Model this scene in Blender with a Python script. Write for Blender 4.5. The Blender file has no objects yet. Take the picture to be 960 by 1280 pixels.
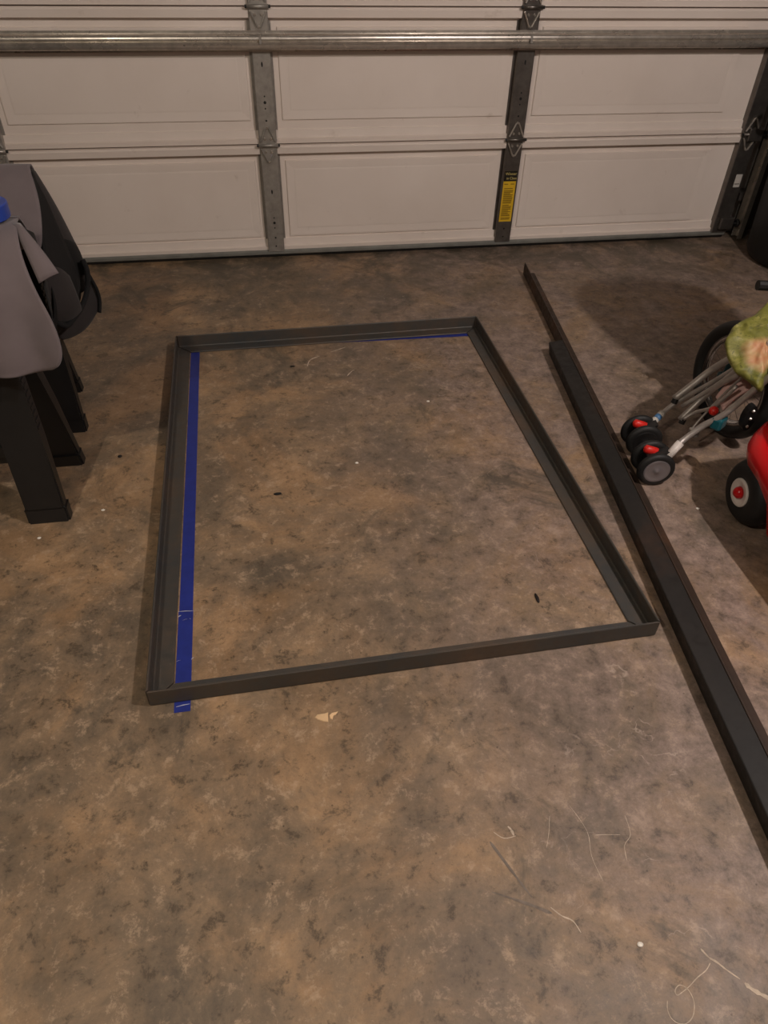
import bpy, bmesh, math, random
from mathutils import Vector, Matrix
random.seed(7)
S = bpy.context.scene
C = S.collection
PI = math.pi

# ------------------------------------------------------------ camera
h, yaw, pitch, roll, F = 1.4828, math.radians(10.4563), math.radians(41.2618), math.radians(1.5419), 892.771
f = Vector((math.sin(yaw)*math.cos(pitch), math.cos(yaw)*math.cos(pitch), -math.sin(pitch)))
r = Vector((math.cos(yaw), -math.sin(yaw), 0))
u = r.cross(f)
r2 = r*math.cos(roll) + u*math.sin(roll)
u2 = -r*math.sin(roll) + u*math.cos(roll)
cam_d = bpy.data.cameras.new('camera')
cam = bpy.data.objects.new('camera', cam_d); C.objects.link(cam)
cam.matrix_world = Matrix(((r2.x, u2.x, -f.x, 0), (r2.y, u2.y, -f.y, 0), (r2.z, u2.z, -f.z, h), (0, 0, 0, 1)))
cam_d.sensor_fit = 'VERTICAL'; cam_d.sensor_height = 36.0; cam_d.lens = F*36/1280
cam_d.clip_start = 0.02; cam_d.clip_end = 60
S.camera = cam

# ------------------------------------------------------------ world, exposure
S.view_settings.view_transform = 'Standard'
S.view_settings.look = 'None'
S.view_settings.gamma = 1.0
S.view_settings.use_curve_mapping = False
S.view_settings.exposure = 0.0
w = bpy.data.worlds.new('night'); S.world = w; w.use_nodes = True
w.node_tree.nodes['Background'].inputs[0].default_value = (0.02, 0.025, 0.04, 1)
w.node_tree.nodes['Background'].inputs[1].default_value = 0.0

# the garage's lamps: two bare bulbs on the ceiling and one further back
LAMPS = [((1.68, 0.50, 2.58), 150.0, (1.0, 0.90, 0.86)),
         ((-1.08, -0.15, 2.58), 86.0, (1.0, 0.90, 0.76)),
         ((0.75, -3.4, 2.58), 34.0, (1.0, 0.90, 0.82))]

# ------------------------------------------------------------ materials
def srgb(c):
    return tuple((x/12.92 if x <= 0.04045 else ((x+0.055)/1.055)**2.4) for x in [v/255 for v in c]) + (1,)

class NT:
    def __init__(s, name):
        s.m = bpy.data.materials.new(name); s.m.use_nodes = True
        s.t = s.m.node_tree; s.b = s.t.nodes['Principled BSDF']
        s.tc = s.t.nodes.new('ShaderNodeTexCoord')
    def n(s, typ, **kw):
        o = s.t.nodes.new(typ)
        for k, v in kw.items():
            if hasattr(o, k) and not k.startswith('i_'): setattr(o, k, v)
            else: o.inputs[k.replace('i_', '')].default_value = v
        return o
    def l(s, a, b): s.t.links.new(a, b)
    def noise(s, scale, detail=4, rough=0.55, dist=0.0, coord='Object', stretch=None):
        o = s.t.nodes.new('ShaderNodeTexNoise')
        o.inputs['Scale'].default_value = scale; o.inputs['Detail'].default_value = detail
        o.inputs['Roughness'].default_value = rough; o.inputs['Distortion'].default_value = dist
        src = s.tc.outputs[coord]
        if stretch:
            mp = s.t.nodes.new('ShaderNodeMapping'); mp.inputs['Scale'].default_value = stretch
            s.l(src, mp.inputs[0]); src = mp.outputs[0]
        s.l(src, o.inputs['Vector'])
        return o.outputs['Fac']
    def ramp(s, fac, stops, interp='LINEAR'):
        o = s.t.nodes.new('ShaderNodeValToRGB'); e = o.color_ramp.elements
        o.color_ramp.interpolation = interp
        while len(e) < len(stops): e.new(0.5)
        for i, (p, c) in enumerate(stops):
            e[i].position = p; e[i].color = c if len(c) == 4 else (*c, 1)
        s.l(fac, o.inputs[0]); return o.outputs[0]
    def mix(s, fac, a, b, mode='MIX'):
        o = s.t.nodes.new('ShaderNodeMix'); o.data_type = 'RGBA'; o.blend_type = mode
        for i, v in ((0, fac), (6, a), (7, b)):
            if isinstance(v, (int, float)): o.inputs[i].default_value = v
            elif isinstance(v, tuple): o.inputs[i].default_value = v
            else: s.l(v, o.inputs[i])
        return o.outputs[2]
    def bump(s, hgt, strength=0.3, dist=0.002):
        o = s.t.nodes.new('ShaderNodeBump'); o.inputs['Strength'].default_value = strength
        o.inputs['Distance'].default_value = dist; s.l(hgt, o.inputs['Height']); s.l(o.outputs[0], s.b.inputs['Normal'])
    def col(s, c):
        if isinstance(c, tuple): s.b.inputs['Base Color'].default_value = c
        else: s.l(c, s.b.inputs['Base Color'])
    def rough(s, v):
        if isinstance(v, (int, float)): s.b.inputs['Roughness'].default_value = v
        else: s.l(v, s.b.inputs['Roughness'])
    def metal(s, v): s.b.inputs['Metallic'].default_value = v
G3 = lambda v: (v, v, v, 1)

def simple(name, c, rough=0.5, metal=0.0, var=0.12, scale=12, bump=0.0, bscale=60):
    m = NT(name); a = srgb(c)
    lo = tuple(x*(1-var) for x in a[:3]) + (1,); hi = tuple(min(1, x*(1+var)) for x in a[:3]) + (1,)
    m.col(m.ramp(m.noise(scale, 5), [(0.35, lo), (0.65, hi)]))
    m.rough(rough); m.metal(metal)
    if bump: m.bump(m.noise(bscale, 3), bump, 0.001)
    return m.m

def concrete():
    m = NT('stained_concrete')
    big = m.noise(1.6, 7, 0.68, 0.5)
    mid = m.noise(4.0, 12, 0.78, 0.35)
    fine = m.noise(17, 12, 0.80, 0.2)
    grain = m.noise(120, 5, 0.8)
    base = m.ramp(mid, [(0.34, srgb((84, 71, 57))), (0.44, srgb((112, 94, 76))), (0.52, srgb((140, 117, 93))), (0.60, srgb((170, 140, 108))), (0.70, srgb((196, 162, 126)))])
    tan = m.ramp(big, [(0.42, srgb((108, 98, 84))), (0.50, srgb((140, 118, 93))), (0.58, srgb((182, 143, 102)))])
    c = m.mix(0.45, base, tan)
    c = m.mix(m.ramp(fine, [(0.38, G3(0.75)), (0.46, G3(0.0))]), c, srgb((76, 64, 50)))
    c = m.mix(m.ramp(fine, [(0.54, G3(0.0)), (0.63, G3(0.60))]), c, srgb((194, 166, 136)))
    # greyer concrete towards the right
    grey = m.noise(3.0, 12, 0.75, 0.6)
    sx = m.t.nodes.new('ShaderNodeSeparateXYZ'); m.l(m.tc.outputs['Object'], sx.inputs[0])
    rx = m.t.nodes.new('ShaderNodeMapRange'); m.l(sx.outputs[0], rx.inputs[0])
    rx.inputs[1].default_value = 0.05; rx.inputs[2].default_value = 0.9
    gm = m.t.nodes.new('ShaderNodeMath'); gm.operation = 'MULTIPLY'
    m.l(rx.outputs[0], gm.inputs[0]); m.l(m.ramp(grey, [(0.38, G3(0.15)), (0.56, G3(0.95))]), gm.inputs[1])
    c = m.mix(gm.outputs[0], c, m.mix(m.ramp(fine, [(0.34, G3(0)), (0.64, G3(1))]), srgb((88, 75, 67)), srgb((166, 144, 131))))
    # oily dark blotches
    dk = m.noise(2.6, 10, 0.72, 0.8, stretch=(1.0, 0.8, 1))
    c = m.mix(m.ramp(dk, [(0.34, G3(0.75)), (0.43, G3(0.0))]), c, srgb((78, 71, 61)))
    # darker, noise-broken strip near the door
    dy = m.t.nodes.new('ShaderNodeMapRange'); m.l(sx.outputs[1], dy.inputs[0])
    dy.inputs[1].default_value = 2.9; dy.inputs[2].default_value = 3.75; dy.inputs[3].default_value = 0; dy.inputs[4].default_value = 1
    dn = m.t.nodes.new('ShaderNodeMath'); dn.operation = 'MULTIPLY'
    m.l(dy.outputs[0], dn.inputs[0]); m.l(m.ramp(m.noise(3.2, 9, 0.72, 0.5), [(0.42, G3(0.95)), (0.55, G3(0.10))]), dn.inputs[1])
    c = m.mix(dn.outputs[0], c, srgb((72, 64, 51)))
    # pores and tiny dark specks
    vs = m.t.nodes.new('ShaderNodeTexVoronoi'); vs.inputs['Scale'].default_value = 21
    m.l(m.tc.outputs['Object'], vs.inputs['Vector'])
    c = m.mix(m.ramp(vs.outputs['Distance'], [(0.03, G3(0.6)), (0.06, G3(0.0))]), c, srgb((56, 44, 34)))
    # broken pale scuffs, only in worn patches
    vn_ = m.t.nodes.new('ShaderNodeTexVoronoi'); vn_.feature = 'DISTANCE_TO_EDGE'; vn_.inputs['Scale'].default_value = 6.5
    dv = m.t.nodes.new('ShaderNodeVectorMath'); dv.operation = 'MULTIPLY_ADD'
    nz = m.t.nodes.new('ShaderNodeTexNoise'); nz.inputs['Scale'].default_value = 5; nz.inputs['Detail'].default_value = 5
    m.l(m.tc.outputs['Object'], nz.inputs['Vector'])
    m.l(nz.outputs['Color'], dv.inputs[0]); dv.inputs[1].default_value = (.35, .35, 0); m.l(m.tc.outputs['Object'], dv.inputs[2])
    m.l(dv.outputs[0], vn_.inputs['Vector'])
    ed = m.ramp(vn_.outputs['Distance'], [(0.0, G3(0.7)), (0.012, G3(0.0))])
    em = m.t.nodes.new('ShaderNodeMath'); em.operation = 'MULTIPLY'
    m.l(ed, em.inputs[0]); m.l(m.ramp(m.noise(7, 8, 0.75), [(0.53, G3(0)), (0.62, G3(1))]), em.inputs[1])
    em2 = m.t.nodes.new('ShaderNodeMath'); em2.operation = 'MULTIPLY'; m.l(em.outputs[0], em2.inputs[0]); m.l(rx.outputs[0], em2.inputs[1])
    c = m.mix(em2.outputs[0], c, srgb((192, 172, 156)))
    # faint scratches
    def scr(rot, sc, col, amt):
        mp = m.t.nodes.new('ShaderNodeMapping'); mp.inputs['Rotation'].default_value = (0, 0, rot); mp.inputs['Scale'].default_value = (1.2, 26, 1)
        m.l(m.tc.outputs['Object'], mp.inputs[0])
        n = m.t.nodes.new('ShaderNodeTexNoise'); n.inputs['Scale'].default_value = sc; n.inputs['Detail'].default_value = 3
        n.inputs['Distortion'].default_value = 0.0
        m.l(mp.outputs[0], n.inputs['Vector'])
        return m.mix(m.ramp(n.outputs[0], [(0.69, G3(0.0)), (0.76, G3(amt))]), c, col)
    c = scr(0.7, 3.0, srgb((206, 188, 168)), 0.0)
    c = scr(-0.9, 2.6, srgb((206, 188, 168)), 0.0)
    c = m.mix(m.ramp(grain, [(0.3, G3(0.16)), (0.5, G3(0.0))]), c, srgb((70, 58, 46)))
    m.col(c)
    m.rough(m.ramp(mid, [(0.3, G3(0.42)), (0.7, G3(0.68))]))
    m.bump(m.mix(0.5, fine, grain), 0.25, 0.002)
    return m.m

def steel():
    m = NT('mill_scale_steel')
    n = m.noise(3, 6, 0.6, stretch=(1, 1, 1)); k = m.noise(40, 4)
    c = m.ramp(n, [(0.3, srgb((70, 71, 71))), (0.5, srgb((80, 76, 71))), (0.68, srgb((98, 82, 68)))])
    m.col(m.mix(m.ramp(k, [(0.45, G3(0)), (0.8, G3(0.3))]), c, srgb((112, 88, 68))))
    m.rough(m.ramp(k, [(0.3, G3(0.42)), (0.7, G3(0.62))])); m.metal(0.3)
    m.bump(k, 0.15, 0.0006)
    return m.m

def stock_steel(name='dark_oiled_steel', cs=((30, 29, 28), (40, 36, 33), (66, 46, 34))):
    m = NT(name)
    n = m.noise(4, 6, 0.6); k = m.noise(40, 4)
    c = m.ramp(n, [(0.3, srgb(cs[0])), (0.55, srgb(cs[1])), (0.72, srgb(cs[2]))])
    m.col(c); m.rough(m.ramp(k, [(0.3, G3(0.48)), (0.7, G3(0.7))])); m.metal(0.2)
    m.bump(k, 0.15, 0.0006)
    return m.m

def galv(name='galvanised_steel', c=(166, 160, 152), rough=0.42, metal=0.55):
    m = NT(name); a = srgb(c)
    k = m.noise(30, 5, 0.6); q = m.noise(5, 4)
    m.col(m.ramp(k, [(0.3, tuple(x*0.78 for x in a[:3])), (0.7, tuple(min(1, x*1.12) for x in a[:3]))]))
    m.rough(m.ramp(q, [(0.3, G3(rough-0.06)), (0.7, G3(rough+0.1))])); m.metal(metal)
    m.bump(k, 0.08, 0.0005)
    return m.m

def door_paint():
    m = NT('painted_door_steel')
    n = m.noise(2.0, 4); sp = m.noise(60, 5, 0.7); st = m.noise(9, 6, 0.7)
    c = m.ramp(n, [(0.3, srgb((224, 210, 199))), (0.7, srgb((233, 220, 210)))])
    c = m.mix(m.ramp(st, [(0.24, G3(0.35)), (0.36, G3(0.0))]), c, srgb((170, 150, 132)))
    m.col(c)
    m.rough(0.5); m.bump(sp, 0.12, 0.0006)
    return m.m

def fabric(name, c, var=0.15, sheen=0.2):
    m = NT(name); a = srgb(c)
    n = m.noise(7, 5)
    m.col(m.ramp(n, [(0.3, tuple(x*(1-var) for x in a[:3])), (0.7, tuple(x*(1+var) for x in a[:3]))]))
    m.rough(0.9); m.b.inputs['Sheen Weight'].default_value = sheen
    wv = m.t.nodes.new('ShaderNodeTexWave'); wv.inputs['Scale'].default_value = 180; m.l(m.tc.outputs['Object'], wv.inputs[0])
    m.bump(wv.outputs['Fac'], 0.12, 0.0005)
    return m.m

def printed_bag():
    m = NT('green_printed_plastic')
    base = m.ramp(m.noise(13, 7, 0.7, 1.2), [(0.3, srgb((84, 86, 32))), (0.5, srgb((124, 122, 52))), (0.68, srgb((168, 160, 98)))])
    gp = m.t.nodes.new('ShaderNodeTexGradient'); gp.gradient_type = 'SPHERICAL'
    mp = m.t.nodes.new('ShaderNodeMapping'); mp.vector_type = 'POINT'
    mp.inputs['Location'].default_value = (-1.445/.10, -1.655/.10, -.470/.05)
    mp.inputs['Scale'].default_value = (1/.10, 1/.10, 1/.05)
    m.l(m.tc.outputs['Object'], mp.inputs[0]); m.l(mp.outputs[0], gp.inputs[0])
    pat = m.ramp(gp.outputs['Fac'], [(0.05, G3(0)), (0.35, G3(.85))])
    peach = m.ramp(m.noise(24, 5), [(0.35, srgb((190, 118, 84))), (0.65, srgb((200, 172, 126)))])
    dark = m.ramp(m.noise(26, 5, 0.75, 2.5), [(0.40, G3(0.75)), (0.44, G3(0))])
    c = m.mix(dark, base, srgb((70, 74, 36)))
    m.col(m.mix(pat, c, peach)); m.rough(0.55)
    m.bump(m.noise(30, 5), 0.5, 0.006)
    return m.m

M = dict(
    concrete=concrete(), steel=steel(), stock=stock_steel(), stock2=stock_steel('browned_stock_steel', ((48, 38, 30), (62, 46, 35), (84, 56, 38))), galv=galv(), galv_dark=galv('dull_galvanised_steel', (118, 112, 106), 0.38, 0.85),
    bright=galv('bright_galvanised_steel', (196, 188, 178), 0.27, 0.72),
    door=door_paint(), wall=simple('painted_drywall', (92, 85, 78), 0.85, bump=0.2), ceil=simple('ceiling_drywall', (104, 98, 90), 0.9, bump=0.2),
    jamb=simple('grey_white_trim_paint', (188, 182, 176), 0.6),
    seal=simple('grey_aluminium_seal_retainer', (142, 142, 136), 0.45, 0.5), rubber=simple('black_rubber', (24, 23, 22), 0.6, bump=0.2),
    black=simple('black_moulded_plastic', (28, 27, 27), 0.42, bump=0.25, bscale=120), deep=simple('deep_black_plastic', (14, 14, 14), 0.55),
    fab=fabric('warm_grey_canvas', (104, 93, 94)), lining=fabric('black_lining_fabric', (11, 10, 10), sheen=0.0), shadefab=fabric('dark_grey_fabric', (44, 39, 38), sheen=0.05),  # shadefab: the cloth's shaded side put into the colour; canopy shares it
    tape=simple('blue_masking_tape', (34, 48, 132), 0.55, var=0.1, scale=30, bump=0.2), tape2=simple('blue_tape_roll', (40, 66, 150), 0.4, var=0.06),
    scuff=simple('pale_scratched_tape', (190, 190, 200), 0.7), card=simple('brown_cardboard', (150, 120, 84), 0.8),
    yellow=simple('yellow_warning_sticker', (220, 178, 40), 0.45, var=0.03), ink=simple('black_ink', (26, 22, 14), 0.5), yink=simple('yellow_ink', (216, 196, 120), 0.5),
    fineink=simple('fine_print_ink', (128, 98, 12), 0.5), white=simple('white_plastic', (226, 216, 208), 0.35), paper=simple('white_paper_label', (190, 184, 176), 0.7),
    red=simple('glossy_red_plastic', (206, 12, 20), 0.28, var=0.04), red2=simple('red_brake_plastic', (214, 40, 32), 0.4, var=0.05),
    alu=galv('brushed_aluminium_tube', (186, 178, 172), 0.42, 0.55), chrome=galv('chrome_rim', (190, 190, 190), 0.15, 1.0),
    hub=simple('grey_silver_hubcap', (140, 134, 136), 0.28, 0.5), teal=simple('teal_frame_paint', (24, 86, 96), 0.3), pink=simple('pale_pink_plastic', (216, 176, 168), 0.5, var=0.06),
    bluelab=simple('blue_sticker', (70, 110, 150), 0.5), bag=printed_bag(), bulb=None, plate=simple('white_lamp_base', (230, 228, 220), 0.5),
    chip=simple('pale_wood_splinter', (226, 190, 146), 0.8), grit=simple('white_grit', (240, 232, 220), 0.8), darkchip=simple('black_debris', (20, 14, 12), 0.6),
    scratch=simple('pale_scratch', (196, 178, 158), 0.9, var=0.2, scale=60), crack=simple('dark_crack', (122, 110, 100), 0.9, var=0.2, scale=60),
)
bm_ = NT('bulb_glow'); bm_.b.inputs['Emission Color'].default_value = (1.0, 0.85, 0.68, 1); bm_.b.inputs['Emission Strength'].default_value = 6.0
M['bulb'] = bm_.m

# ------------------------------------------------------------ mesh helpers
def V(*a): return Vector(a)

class MB:
    def __init__(s): s.bm = bmesh.new()
    def box(s, x0, y0, z0, x1, y1, z1, mat=None, bev=0.0):
        vs = [s.bm.verts.new(mat @ V(x, y, z) if mat else (x, y, z)) for x in (x0, x1) for y in (y0, y1) for z in (z0, z1)]
        fs = [(0, 1, 3, 2), (4, 6, 7, 5), (0, 4, 5, 1), (2, 3, 7, 6), (0, 2, 6, 4), (1, 5, 7, 3)]
        ff = [s.bm.faces.new([vs[i] for i in q]) for q in fs]
        if bev:
            es = list({e for q in ff for e in q.edges})
            bmesh.ops.bevel(s.bm, geom=es, offset=bev, segments=2, affect='EDGES', profile=0.5)
        return s
    def loft(s, rings, closed=True, cap=True, loop=False):
        R = [[s.bm.verts.new(p) for p in ring] for ring in rings]
        n = len(R[0]); m = len(R)
        for i in range(m if loop else m-1):
            a, b = R[i], R[(i+1) % m]
            for j in range(n if closed else n-1):
                k = (j+1) % n
                s.bm.faces.new((a[j], a[k], b[k], b[j]))
        if cap and closed and not loop:
            s.bm.faces.new(list(reversed(R[0]))); s.bm.faces.new(R[-1])
        return s
    def prism(s, prof, a, b, up):
        """profile (u,v) points swept from a to b; v along up, u along side"""
        a, b = Vector(a), Vector(b); d = (b-a).normalized(); side = d.cross(Vector(up)).normalized(); upv = side.cross(d)
        return s.loft([[a+side*p[0]+upv*p[1] for p in prof], [b+side*p[0]+upv*p[1] for p in prof]])
    def tube(s, pts, rad, n=10, cap=True):
        pts = [Vector(p) for p in pts]; m = len(pts)
        rr = rad if isinstance(rad, (list, tuple)) else [rad]*m
        rings = []; prev = None
        for i, p in enumerate(pts):
            d = (pts[min(i+1, m-1)]-pts[max(i-1, 0)]).normalized()
            if prev is None:
                a = d.orthogonal().normalized()
            else:
                a = (prev - d*prev.dot(d)).normalized()
            prev = a; b = d.cross(a)
            rings.append([p+(a*math.cos(2*PI*j/n)+b*math.sin(2*PI*j/n))*rr[i] for j in range(n)])
        return s.loft(rings, cap=cap)
    def lathe(s, prof, c, axis, n=32, closed_prof=False):
        """prof (radius, offset along axis)"""
        c = Vector(c); ax = Vector(axis).normalized(); a = ax.orthogonal().normalized(); b = ax.cross(a)
        rings = []
        for j in range(n):
            t = 2*PI*j/n; e = a*math.cos(t)+b*math.sin(t)
            rings.append([c+e*max(p[0], 1e-5)+ax*p[1] for p in prof])
        return s.loft(rings, closed=closed_prof, cap=False, loop=True)
    def grid(s, rows):
        return s.loft(rows, closed=False, cap=False)
    def ico(s, c, rad, sub=2, scl=(1, 1, 1)):
        mt = Matrix.Translation(Vector(c)) @ Matrix.Diagonal((*scl, 1))
        bmesh.ops.create_icosphere(s.bm, subdivisions=sub, radius=rad, matrix=mt); return s
    def build(s, name, mat, parent=None, smooth=False, mods=None, loc=None):
        bmesh.ops.remove_doubles(s.bm, verts=s.bm.verts, dist=1e-6)
        bmesh.ops.recalc_face_normals(s.bm, faces=s.bm.faces)
        me = bpy.data.meshes.new(name)
        if loc is not None: bmesh.ops.translate(s.bm, verts=s.bm.verts, vec=-Vector(loc))
        s.bm.to_mesh(me); s.bm.free()
        me.materials.append(mat)
        o = bpy.data.objects.new(name, me); C.objects.link(o)
        if loc is not None: o.location = loc
        if smooth:
            for p in me.polygons: p.use_smooth = True
        if parent: o.parent = parent
        if mods: mods(o)
        return o

def auto_smooth(o, ang=35):
    for p in o.data.polygons: p.use_smooth = True
    m = o.modifiers.new('edge_split', 'EDGE_SPLIT'); m.split_angle = math.radians(ang)

def tag(o, label=None, cat=None, group=None, kind=None):
    if label: o['label'] = label
    if cat: o['category'] = cat
    if group: o['group'] = group
    if kind: o['kind'] = kind
    return o
def empty(name, label=None, cat=None, group=None, kind=None, loc=(0, 0, 0)):
    o = bpy.data.objects.new(name, None); C.objects.link(o); o.empty_display_size = 0.1
    o.location = loc
    return tag(o, label, cat, group, kind)
def keep(parent_loc, o):
    o.location = Vector(o.location)-Vector(parent_loc); return o

# ------------------------------------------------------------ room shell
XL, XR, YB, YD, ZC = -2.95, 3.40, -4.6, 3.7692, 2.8
DL, DR, DTOP = -2.42, 2.60, 2.17
fl = MB().box(XL-.2, YB-.2, -0.12, XR+.2, YD+.6, 0.0).build('floor', M['concrete']); tag(fl, kind='structure')
tag(MB().box(XL-.12, YB-.12, 0, XL, YD+.35, ZC).build('wall_left', M['wall']), kind='structure')
tag(MB().box(XR, YB-.12, 0, XR+.12, YD+.35, ZC).build('wall_right', M['wall']), kind='structure')
tag(MB().box(XL, YB-.12, 0, XR, YB, ZC).build('wall_back', M['wall']), kind='structure')
tag(MB().box(XL-.12, YB-.12, ZC, XR+.12, YD+.35, ZC+.12).build('ceiling', M['ceil']), kind='structure')
wf = MB().box(XL, YD+.10, 0, DL-.02, YD+.25, ZC).box(DR+.03, YD+.10, 0, XR, YD+.25, ZC).box(DL-.02, YD+.10, DTOP+.05, DR+.03, YD+.25, ZC)
tag(wf.build('wall_front', M['wall']), kind='structure')
tag(MB().box(DR+.03, YD+.07, 0, DR+.13, YD+.10, DTOP).build('trim_1', M['jamb']), kind='structure')
tag(MB().box(DL-.12, YD+.07, 0, DL-.02, YD+.10, DTOP).build('trim_2', M['jamb']), kind='structure')

# marks scratched or cracked into the concrete
def ribbon(mb, pts, wd, z=0.0006):
    rows = []
    for i, p in enumerate(pts):
        a = Vector(pts[max(i-1, 0)]+(0,)); b = Vector(pts[min(i+1, len(pts)-1)]+(0,))
        d = (b-a).normalized(); n = Vector((-d.y, d.x, 0))
        w_ = wd*random.uniform(0.5, 1.1) if 0 < i < len(pts)-1 else wd*0.3
        rows.append([Vector((*p, z))+n*w_/2, Vector((*p, z))-n*w_/2])
    mb.grid(rows)
def spline(pts, k=6):
    out = []
    n = len(pts)
    for i in range(n-1):
        p0, p1, p2, p3 = [Vector(pts[j]) for j in (max(i-1, 0), i, i+1, min(i+2, n-1))]
        for q in range(k):
            t = q/k
            out.append(tuple(0.5*((2*p1)+(-p0+p2)*t+(2*p0-5*p1+4*p2-p3)*t*t+(-p0+3*p1-3*p2+p3)*t**3)))
    out.append(tuple(pts[-1])); return out
sc = MB()
for pts, wd in [
    ([(0.59, 0.289), (0.584, 0.276), (0.585, 0.263), (0.594, 0.254), (0.608, 0.252), (0.624, 0.26), (0.635, 0.276), (0.637, 0.291), (0.633, 0.302), (0.624, 0.308), (0.615, 0.305), (0.61, 0.299), (0.612, 0.294), (0.623, 0.297), (0.641, 0.304), (0.661, 0.314), (0.682, 0.322), (0.696, 0.332)], .0018),
    ([(0.69, 0.357), (0.698, 0.341), (0.709, 0.331), (0.72, 0.317), (0.737, 0.299)], .004), ([(0.742, 0.292), (0.75, 0.281), (0.766, 0.268), (.79, .25)], .009),
    ([(0.144, 2.595), (0.161, 2.646), (0.204, 2.674)], .005), ([(.25, 2.70), (0.319, 2.735)], .006), ([(0.296, 2.499), (0.32, 2.534), (0.331, 2.539)], .005),
    ([(0.495, 0.644), (0.482, 0.611), (0.466, 0.58)], .0010), ([(0.573, 0.59), (0.60, 0.587), (0.628, 0.582)], .0012),
    ([(0.367, 0.629), (0.385, 0.613), (0.411, 0.614)], .003), ([(.40, .636), (.405, .628), (.407, .615)], .006),
    ([(.436, .47), (.452, .452), (.47, .44), (.478, .418)], .003), ([(.545, .66), (.562, .60), (.552, .55), (.556, .50)], .0010), ([(.62, .53), (.628, .56), (.65, .58), (.655, .62)], .0012)]:
    ribbon(sc, [tuple(p) for p in spline(pts, 4)], wd)
o = sc.build('scratch_mark', M['scratch'], fl); tag(o, 'pale looping scratches in the concrete', kind='stuff')
ck = MB()
for pts, wd in [([(0.354, 0.611), (0.382, 0.546), (0.406, 0.493)], .006), ([(0.331, 0.515), (0.394, 0.483), (0.435, 0.459)], .006)]:
    ribbon(ck, [tuple(p) for p in spline(pts, 5)], wd, 0.0005)
o = ck.build('dark_streak', M['crack'], fl); tag(o, 'dark rubbed streaks in the concrete', kind='stuff')

# ------------------------------------------------------------ garage door
door = empty('door_1', kind='structure')
PIT = 0.5409; Z0 = 0.0028
STX = [0.0831-1.2192*2, 0.0831-1.2192, 0.0831, 1.3023, 1.3023+1.2192]   # stile centres; first and last are end stiles
EX0, EX1 = DL+.02, 2.560
def sec_profile(z0, z1, first=False):
    # (y towards the room is negative, z)
    b = 0.034 if first else z0
    P = [(.03, b), (-.004, b), (-.020, b+.003), (-.022, b+.022), (-.010, b+.026), (-.007, b+.058), (0, b+.061),
         (0, z1-.046), (-.030, z1-.040), (-.034, z1-.012), (-.030, z1-.008), (-.030, z1-.003), (.03, z1-.003)]
    return P
def panel_plate(x0, x1, z0, z1):
    mb = MB(); Y = YD
    rings = []
    for ins, d in ((0, 0.001), (.003, -.0075), (.010, -.0075), (.040, -.0052), (.046, -.0058)):
        rings.append([V(x0+ins, Y+d, z0+ins), V(x1-ins, Y+d, z0+ins), V(x1-ins, Y+d, z1-ins), V(x0+ins, Y+d, z1-ins)])
    mb.loft(rings, cap=False); mb.bm.faces.new([mb.bm.verts.new(p) for p in rings[-1]])
    return mb
for i in range(4):
    z0 = Z0+PIT*i; z1 = z0+PIT
    P = sec_profile(z0, z1, i == 0)
    mb = MB().loft([[V(EX0, YD+y, z) for y, z in P], [V(EX1, YD+y, z) for y, z in P]])
    sec = mb.build('door_section', M['door'], door)
    for k in range(4):
        a = STX[k]+(.075 if k else .10); b = STX[k+1]-(.068 if k < 3 else .115)
        panel_plate(a, b, z0+.098, z1-.075).build('raised_panel', M['door'], sec)
# stiles with punched holes
def stile(i, k):
    z0 = Z0+PIT*i+(.034 if i == 0 else .006); z1 = Z0+PIT*(i+1)-.006
    x = STX[k]; end = k in (0, 4)
    if k == 4: x0, x1 = 2.535, 2.625
    elif k == 0: x0, x1 = STX[0]-.02, STX[0]+.07
    else: x0, x1 = x-.041, x+.041
    y = YD-.036
    pr = [(x0, 0.03), (x0, -.0), (x0-.0, -.036), (x0+.004, -.038), (x1-.004, -.038), (x1, -.036), (x1, 0.03)]
    # flared feet against the skin
    mb = MB().loft([[V(px, YD+py, z) for px, py in pr] for z in (z0, z1)])
    if not end:
        mb.box(x0-.010, YD-.006, z0+.02, x0, YD+.001, z1-.045); mb.box(x1, YD-.006, z0+.02, x1+.010, YD+.001, z1-.045)
    s = mb.build('end_stile' if end else 'center_stile', M['galv_dark'] if k >= 3 else M['galv'], door)
    if not end:
        hb = MB()
        for zz, rad, sl in ((.33, .004, 2.6), (.205, .0035, 1), (.18, .0065, 1), (.155, .0035, 1), (.105, .0045, 1), (.062, .004, 1)):
            zc = Z0+PIT*i+zz
            ring = [V(x+(.0)+rad*math.cos(t*PI/6), YD-.0387, zc+rad*sl*math.sin(t*PI/6)) for t in range(12)]
            ring2 = [p+V(0, .003, 0) for p in ring]
            hb.loft([ring, ring2])
        hb.build('punched_hole', M['deep'], s)
for i in range(4):
    for k in range(5): stile(i, k)
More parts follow.
